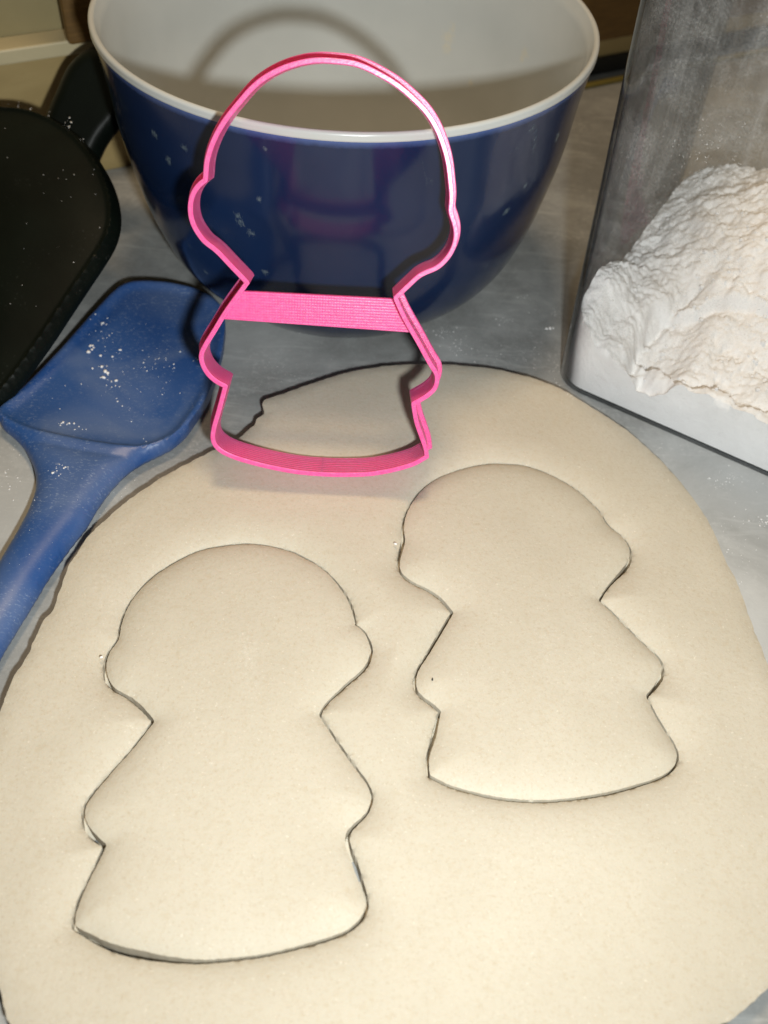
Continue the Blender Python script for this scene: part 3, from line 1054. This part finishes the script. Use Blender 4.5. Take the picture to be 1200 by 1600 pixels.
# ------------------------------------------------------------------ black scoop at the left edge
A = at([(80, 520)], 0.026)[0]
B = at([(0, 166)], 0.066)[0]
Cc = at([(182, 330)], 0.052)[0]
bn = np.cross(Cc - A, B - A); bn /= np.linalg.norm(bn)
if bn @ (CAMPOS - A) < 0: bn = -bn
bx = Cc - A; bx -= bn * (bx @ bn); bx /= np.linalg.norm(bx)
by = np.cross(bn, bx)
BO = [(-10,165),(20,166),(45,169),(70,177),(100,193),(128,215),(150,241),(168,271),(179,300),(183.5,330),(182,352),(174,378),(155,408),(128,448),(100,490),(80,521),(55,556),(30,590),(5,622),(-25,632),(-60,590),(-90,480),(-110,330),(-95,225),(-65,182),(-35,168)]
bw = at_plane(BO, A, bn)
P2 = np.stack([(bw - A) @ bx, (bw - A) @ by], 1)
P2 = smooth_keep(resample(P2, 0.0015), 8, 70)
BM = Matrix([[bx[i], by[i], bn[i], A[i]] for i in range(3)] + [[0, 0, 0, 1]])
scoop = thing("black_scoop", "large black plastic scoop with a floury rim at the left edge, behind the spatula", "scoop")
def sc_top(V, D):
    return 0.008 * (1 - np.exp(-np.clip(D, 0, 1) / 0.030)) + 0.0014 * np.exp(-((D - 0.0022) / 0.0011) ** 2) - 0.0020 * np.exp(-(D / 0.0012) ** 2)
def sc_bot(V, D):
    return sc_top(V, D) - 0.0035 - 0.001 * np.clip(D / 0.02, 0, 1)
slab("cup", P2, [], sc_top, sc_bot, BLACK, scoop, fine=0.0009, coarse=0.005, band=0.006, matrix=BM)
HO = [(65,176),(75,152),(85,130),(93,110),(103,93),(118,78),(138,66),(160,62),(185,75),(200,110),(200,150),(190,184),(182,195),(170,207),(160,221),(150,242),(140,270),(100,280),(60,250),(55,210)]
A2 = at([(100, 230)], 0.050)[0]
B2 = at([(138, 66)], 0.088)[0]
hx = RIGHT * 1.0
hy = (B2 - A2); hy -= hx * (hy @ hx); hy /= np.linalg.norm(hy)
hn = np.cross(hx, hy)
if hn @ (CAMPOS - A2) < 0: hn = -hn
hw = at_plane(HO, A2, hn)
P3 = np.stack([(hw - A2) @ hx, (hw - A2) @ np.cross(hn, hx)], 1)
P3 = smooth_keep(resample(P3, 0.0015), 8, 70)
hy2 = np.cross(hn, hx)
HM = Matrix([[hx[i], hy2[i], hn[i], A2[i]] for i in range(3)] + [[0, 0, 0, 1]])
def hd_top(V, D):
    return -0.006 * (1 - np.clip(D / 0.006, 0, 1)) ** 2
def hd_bot(V, D):
    return hd_top(V, D) * -0.5 - 0.012
slab("handle", P3, [], hd_top, hd_bot, BLACK, scoop, fine=0.0018, coarse=0.005, band=0.009, matrix=HM)

# ------------------------------------------------------------------ flour crumbs and specks
def lumps(name, items, material, label):
    """irregular little lumps: items = (x, y, z, radius, flatness)"""
    V = []; F = []
    base = [(0, 0, 1), (0.89, 0, 0.45), (0.28, 0.85, 0.45), (-0.72, 0.53, 0.45), (-0.72, -0.53, 0.45), (0.28, -0.85, 0.45),
            (0.72, 0.53, -0.45), (-0.28, 0.85, -0.45), (-0.89, 0, -0.45), (-0.28, -0.85, -0.45), (0.72, -0.53, -0.45), (0, 0, -1)]
    tri = [(0,1,2),(0,2,3),(0,3,4),(0,4,5),(0,5,1),(1,6,2),(2,7,3),(3,8,4),(4,9,5),(5,10,1),(6,7,2),(7,8,3),(8,9,4),(9,10,5),(10,6,1),(11,7,6),(11,8,7),(11,9,8),(11,10,9),(11,6,10)]
    for x, y, z, r, fl in items:
        k = len(V)
        a = random.uniform(0, 6.28); sx = random.uniform(0.6, 1.5)
        for bx_, by_, bz_ in base:
            q_ = random.uniform(0.7, 1.25)
            u_, v_ = bx_ * r * q_ * sx, by_ * r * q_
            V.append((x + u_ * math.cos(a) - v_ * math.sin(a), y + u_ * math.sin(a) + v_ * math.cos(a), z + (bz_ * 0.9 + 0.6) * r * fl))
        F += [tuple(i + k for i in t) for t in tri]
    o = link(name, V, F, material, None, True)
    tag(o, label, "flour", kind='stuff')
    return o

def cluster(px, sx, sy, n, z, rlo=0.00010, rhi=0.00042, ang=0.0):
    out = []
    for _ in range(n):
        a, b = random.gauss(0, sx), random.gauss(0, sy)
        c_, s_ = math.cos(ang), math.sin(ang)
        p = at([(px[0] + a * c_ - b * s_, px[1] + a * s_ + b * c_)], z)[0]
        out.append((p[0], p[1], z, rlo + (rhi - rlo) * random.random() ** 2.5, 0.28))
    return out
it = []
it += cluster((712, 540), 26, 10, 90, 0, ang=0.35)
it += cluster((690, 518), 14, 3, 36, 0, ang=-0.25)
it += cluster((785, 501), 14, 3, 26, 0, ang=0.2)
it += cluster((820, 465), 6, 3, 8, 0)
it += cluster((860, 513), 4, 2, 5, 0, 0.0006, 0.0012)
it += cluster((855, 485), 16, 8, 16, 0)
it += cluster((1122, 757), 9, 6, 22, 0, 0.0001, 0.0006)
it += cluster((1188, 815), 12, 5, 24, 0, 0.0001, 0.0006)
it += cluster((1145, 745), 16, 5, 20, 0)
it += cluster((1030, 700), 5, 4, 8, 0, 0.0001, 0.0006)
it += cluster((22, 745), 16, 22, 30, 0)
it += cluster((470, 510), 40, 8, 14, 0)
it += cluster((820, 560), 60, 28, 70, 0, 0.00008, 0.0003)
it += cluster((1150, 830), 40, 50, 90, 0, 0.00008, 0.00032)
it += cluster((900, 600), 30, 14, 40, 0, 0.00008, 0.0003)
it += cluster((450, 590), 26, 26, 40, 0, 0.00007, 0.00025)
it += cluster((190, 770), 40, 14, 30, 0, 0.00007, 0.00025, -0.6)
lumps("counter_flour", it, FLOUR, "specks of white flour scattered on the grey counter")
it = cluster((888, 618), 9, 3, 20, T - 0.0005, 0.0001, 0.0004, 0.5)
it += [(*at([p], T)[0][:2], T - 0.0008, r_, 0.7) for p, r_ in (((158, 1025), 0.0005), ((618, 848), 0.0006), ((685, 835), 0.0003), ((1150, 933), 0.0006), ((893, 890), 0.0004), ((900, 1112), 0.0004), ((373, 930), 0.0004), ((383, 997), 0.0004))]
lumps("dough_flour", it, FLOUR, "tiny white flour crumbs on the beige dough sheet")
it = []
def on_spatula(px, sx, sy, n, rlo, rhi, ang=0):
    for (x, y, z, r, f_) in cluster(px, sx, sy, n, 0.0075, rlo, rhi, ang):
        q_ = np.array([[x, y]])
        if not inside(q_, PO)[0]:
            continue
        D_ = dist(q_, PO)
        it.append((x, y, float(sp_top(q_, D_)[0]) - r * 0.15, r, 0.6))
on_spatula((165, 525), 10, 22, 22, 0.0002, 0.0007, -0.3)
on_spatula((168, 592), 6, 16, 20, 0.0003, 0.0010, -0.5)
on_spatula((143, 545), 3, 4, 6, 0.0006, 0.0011)
on_spatula((248, 570), 24, 8, 30, 0.0002, 0.0006)
on_spatula((215, 595), 60, 45, 60, 0.0001, 0.00032)
on_spatula((105, 665), 18, 3, 14, 0.0002, 0.0006, 0.15)
on_spatula((95, 745), 12, 6, 14, 0.0002, 0.0006)
on_spatula((60, 860), 35, 60, 22, 0.0001, 0.0003)
lumps("spatula_flour", it, FLOUR, "white flour crumbs clinging to the blue spatula's scoop")

it = []
rim = at_plane([(6, 172), (22, 172), (45, 175), (70, 183), (98, 198), (104, 203), (125, 219), (148, 246), (162, 270)], A, bn)
for (i, n_, rhi) in ((0, 6, 0.0002), (1, 14, 0.0003), (2, 10, 0.0003), (3, 5, 0.0002), (4, 10, 0.0004), (5, 10, 0.0004), (6, 4, 0.0002)):
    for _ in range(n_):
        w = rim[i] + bx * random.gauss(0, 0.0028) - by * abs(random.gauss(0, 0.0009)) + bn * 0.0002
        it.append((w[0], w[1], w[2], 0.00012 + rhi * random.random() ** 2.5, 0.5))
for _ in range(22):
    w = at_plane([(random.uniform(2, 165), random.uniform(200, 480))], A + bn * 0.006, bn)[0]
    if inside(np.array([[(w - A) @ bx, (w - A) @ by]]), P2)[0]:
        it.append((w[0], w[1], w[2], random.uniform(0.0001, 0.00026), 0.6))
lumps("scoop_flour", it, FLOUR, "white flour stuck to the black scoop's rim")

it = []
for _ in range(900):
    u_ = random.uniform(0.006, WU - 0.006); v_ = random.uniform(0.005, 0.10)
    if noise.noise(Vector((u_ * 60, v_ * 60, 5))) < -0.05:
        continue
    w = CO + CU * u_ + CV * v_
    r_ = 0.00025 + 0.0011 * random.random() ** 3
    it.append((w[0], w[1], flour_height(u_, v_) - r_ * 0.2, r_, 0.8))
lumps("flour_crumbs", it, FLOUR, "loose crumbs on top of the flour inside the canister")
